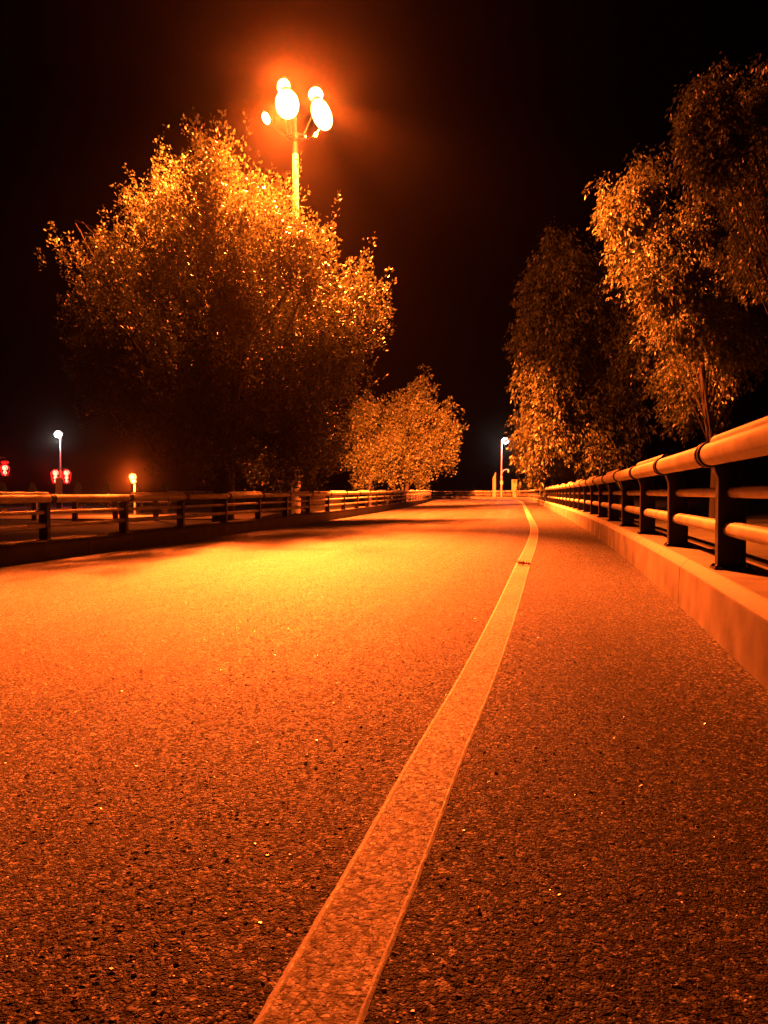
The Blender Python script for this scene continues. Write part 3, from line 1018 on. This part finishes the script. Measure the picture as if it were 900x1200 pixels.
# posts that carry the lanterns
for (a, b, z_, Y, lab) in ((65.5, 78.5, 549, 88, 'steel bracket carrying the pair of red lanterns'),):
    x0, zb = W3(a, z_, Y); x1, _ = W3(b, z_, Y)
    o = MB().tube([(x0, Y, zb), (x1, Y, zb)], 0.05, 8).build('lantern_bracket', M['housing'])
    tag(o, lab, 'bracket')
x0, zb = W3(-1, 536, 84)
o = MB().tube([(x0, 84, -0.8), (x0, 84, zb + 4)], 0.1, 10).tube([(x0, 84, zb), (x0 + 0.75, 84, zb)], 0.05, 8).build('lantern_post', M['housing'])
tag(o, 'dark post carrying the capped red lantern at the left edge', 'post')

# orange globe lamp
x, z = W3(156, 559, 52)
rt = empty('globe_lamp', (x, 52, -0.8))
tag(rt, 'low orange globe lamp on a short pole beyond the left railing', 'street light')
h = z + 0.8
mb = MB().tube([(0.12, 0, 0), (0.12, 0, h - 0.3)], 0.07, 10).lathe([(0.16, h - 0.42), (0.2, h - 0.3), (0.12, h - 0.22)], 12, (0.06, 0, 0))
smooth_by_angle(mb.build('pole', M['mast'], rt), 40)
MB().lathe([(0.1, -0.28), (0.2, -0.16), (0.25, 0), (0.2, 0.16), (0.1, 0.22)], 16, (0, 0, h)).build('lamp_globe', M['sodium_globe'], rt, smooth=True)
lamp('globe_lamp_light', 'POINT', (x, 51.5, z), 4500, SODIUM, size=0.15)

# ------------------------------------------------------------------ signs
def board(px0, px1, py0, Y, label, depth=0.35, slant=0.0):
    x0, zt = W3(px0, py0, Y); x1, _ = W3(px1, py0, Y)
    rt = empty('sign_board', ((x0 + x1) / 2, Y, -0.8))
    tag(rt, label, 'sign', 'sign boards in the distance')
    w = (x1 - x0) / 2; h = zt + 0.8
    v = [(-w, -depth / 2, 0.9), (w, -depth / 2, 0.9), (w, depth / 2, 0.9), (-w, depth / 2, 0.9),
         (-w, -depth / 2, h - slant), (w, -depth / 2, h), (w, depth / 2, h), (-w, depth / 2, h - slant)]
    mesh('panel', v, [(0, 3, 2, 1), (4, 5, 6, 7), (0, 1, 5, 4), (1, 2, 6, 5), (2, 3, 7, 6), (3, 0, 4, 7)], M['sign'], rt)
    MB().box(-w * 0.8, w * 0.8, -depth * 0.35, depth * 0.35, 0, 0.9).build('foot', M['housing'], rt)


board(66, 72.5, 560, 80, 'upright orange-lit board at the foot of the far left lamp post')
board(577.3, 580.8, 553, 118, 'narrow upright board with a slanting top left of the bend lamp', 0.3, 1.0)
board(599.5, 605.5, 562, 118, 'square-topped upright board between the bend lamp and the drooping tree', 0.4)


# ------------------------------------------------------------------ small conical shrubs in a row
def shrub_mesh(h, r, seed):
    g = np.random.default_rng(seed)
    n = 900
    t = g.random(n) ** 0.8
    a = g.random(n) * 6.283
    rad = r * (1 - t) ** 0.8 * (0.6 + 0.5 * g.random(n))
    pos = np.c_[rad * np.cos(a), rad * np.sin(a), 0.35 + t * (h - 0.35)]
    d = np.c_[np.cos(a), np.sin(a), 0.9 + 0 * a] + g.normal(0, 0.3, (n, 3))
    return pos, d, g


def shrub(x, Y, h, r, label, src=None):
    rt = empty('conical_shrub', (x, Y, -0.8))
    tag(rt, label, 'shrub', 'small conical shrubs in the distance')
    if src is None:
        pos, d, g = shrub_mesh(h, r, 9)
        n = len(pos)
        leaves_mesh('foliage', pos, d, g.normal(size=(n, 3)), 0.16 * (0.7 + 0.6 * g.random(n)), 0.08 + 0 * g.random(n), M['leaf_shrub'], rt, g.random(n))
        MB().lathe([(0.24, 0), (0.32, 0.35), (0.34, 0.4), (0.30, 0.41)], 14).build('pot', M['pot'], rt)
        MB().tube([(0, 0, 0.35), (0, 0, h * 0.8)], [0.05, 0.02], 8).build('stem', M['bark'], rt)
    else:
        for c in src.children:
            q = c.copy(); COL.objects.link(q); q.parent = rt
    return rt


SH = [(4, 'leftmost small conical shrub, under the capped red lantern'), (38, 'small conical shrub midway between the two groups of red lanterns'),
      (92, 'first small conical shrub right of the pair of red lanterns'), (125, 'small conical shrub just left of the orange globe lamp'),
      (159, 'small conical shrub right below the orange globe lamp'), (193, 'small conical shrub just right of the orange globe lamp, by the big tree')]
s0 = None
for px, lab in SH:
    x, z = W3(px, 567, 62)
    o = shrub(x, 62, z + 0.8, 0.62, lab, s0)
    s0 = s0 or o
for px, top, lab in ((500, 567, 'small conical shrub behind the far bend, below the small round tree'), (555, 569, 'small conical shrub alone in the middle of the far bend'), (584, 572, 'small conical shrub just left of the bend lamp pole')):
    x, z = W3(px, top, 124)
    o = shrub(x, 124, 0, 0, lab, s0)
    o.scale = (1.9, 1.9, (z + 0.8) / (W3(0, 567, 62)[1] + 0.8))

# ------------------------------------------------------------------ pavement and low fence beyond the left railing
v = [(x, y, -0.715) for y in (45.5, 60) for x in np.linspace(-48, -8, 21)]
pv = mesh('pavement', v, [(i, i + 1, i + 22, i + 21) for i in range(20)], M['concrete'])
tag(pv, kind='structure')
rt = empty('low_fence', (0, 0, 0))
tag(rt, 'dark low fence standing on the far side beyond the left railing', 'fence')
for k in range(5):
    x0 = W3(-8 + k * 47.5, 0, 44)[0]
    MB().box(x0 - 0.14, x0 + 0.14, 44, 44.18, -0.8, 0.40, 0.015).build('post', M['post'], rt)
x0 = W3(-12, 0, 44)[0]; x1 = W3(196, 0, 44)[0]
MB().tube([(x0, 44.09, 0.31), (x1, 44.09, 0.31)], 0.05, 10).build('top_rail', M['rail'], rt, smooth=True)
MB().tube([(x0, 44.09, -0.1), (x1, 44.09, -0.1)], 0.03, 10).build('lower_rail', M['rail'], rt, smooth=True)

# ------------------------------------------------------------------ small things on the road
def crumple(w, d, h, seed, n=9):
    g = np.random.default_rng(seed)
    v = []; f = []
    for j in range(n):
        for i in range(n):
            u, t = i / (n - 1) - .5, j / (n - 1) - .5
            z = h * (0.25 + 0.75 * abs(math.sin(u * 5 + seed) * math.cos(t * 4 + seed * 2))) * (1 - 1.2 * max(abs(u), abs(t)) ** 1.5) + g.normal(0, h * 0.10)
            v.append((u * w + g.normal(0, w * .03), t * d + g.normal(0, d * .03), max(0.002, z)))
    for j in range(n - 1):
        for i in range(n - 1):
            a = j * n + i
            f.append((a, a + 1, a + n + 1, a + n))
    return v, f


def solid(o, t=0.0015):
    m = o.modifiers.new('thickness', 'SOLIDIFY'); m.thickness = t
    return o


def road_at(px, py):
    Y = 0.8 * 900 / (py - 578)
    return (px - 450) / 900 * Y, Y


x, y = road_at(613, 663)
rt = empty('paper_scrap', (x, y, 0.008), 0.4)
tag(rt, 'crumpled red and white scrap of litter lying on the lane line', 'litter')
v, f = crumple(0.07, 0.07, 0.05, 2)
solid(mesh('red_side', [(a + 0.01, b, c) for a, b, c in v], f, M['red_card'], rt))
v, f = crumple(0.04, 0.05, 0.07, 4)
solid(mesh('white_side', [(a - 0.04, b, c) for a, b, c in v], f, M['white_card'], rt))
v, f = crumple(0.05, 0.05, 0.03, 8)
solid(mesh('torn_flap', [(a + 0.08, b, c) for a, b, c in v], f, M['red_card'], rt))

x, y = road_at(563, 1074)
bm = bmesh.new(); bmesh.ops.create_icosphere(bm, subdivisions=2, radius=0.0065)
for q in bm.verts:
    q.co = Vector((q.co.x * 0.6, q.co.y * 1.3, q.co.z * 0.9 + 0.003)) * (1 + random.uniform(-.1, .1))
pb = MB().bm(bm).build('pebble', M['pebble'], smooth=True, loc=(x, y, 0))
tag(pb, 'tiny pale yellow pebble on the asphalt right of the lane line', 'pebble')

v, f = crumple(0.16, 0.09, 0.03, 5)
w_ = mesh('paper_litter', v, f, M['white_card'], loc=(2.24, 4.25, 0.331)); solid(w_)
tag(w_, 'crumpled white paper on the right kerb behind the nearest post', 'litter')
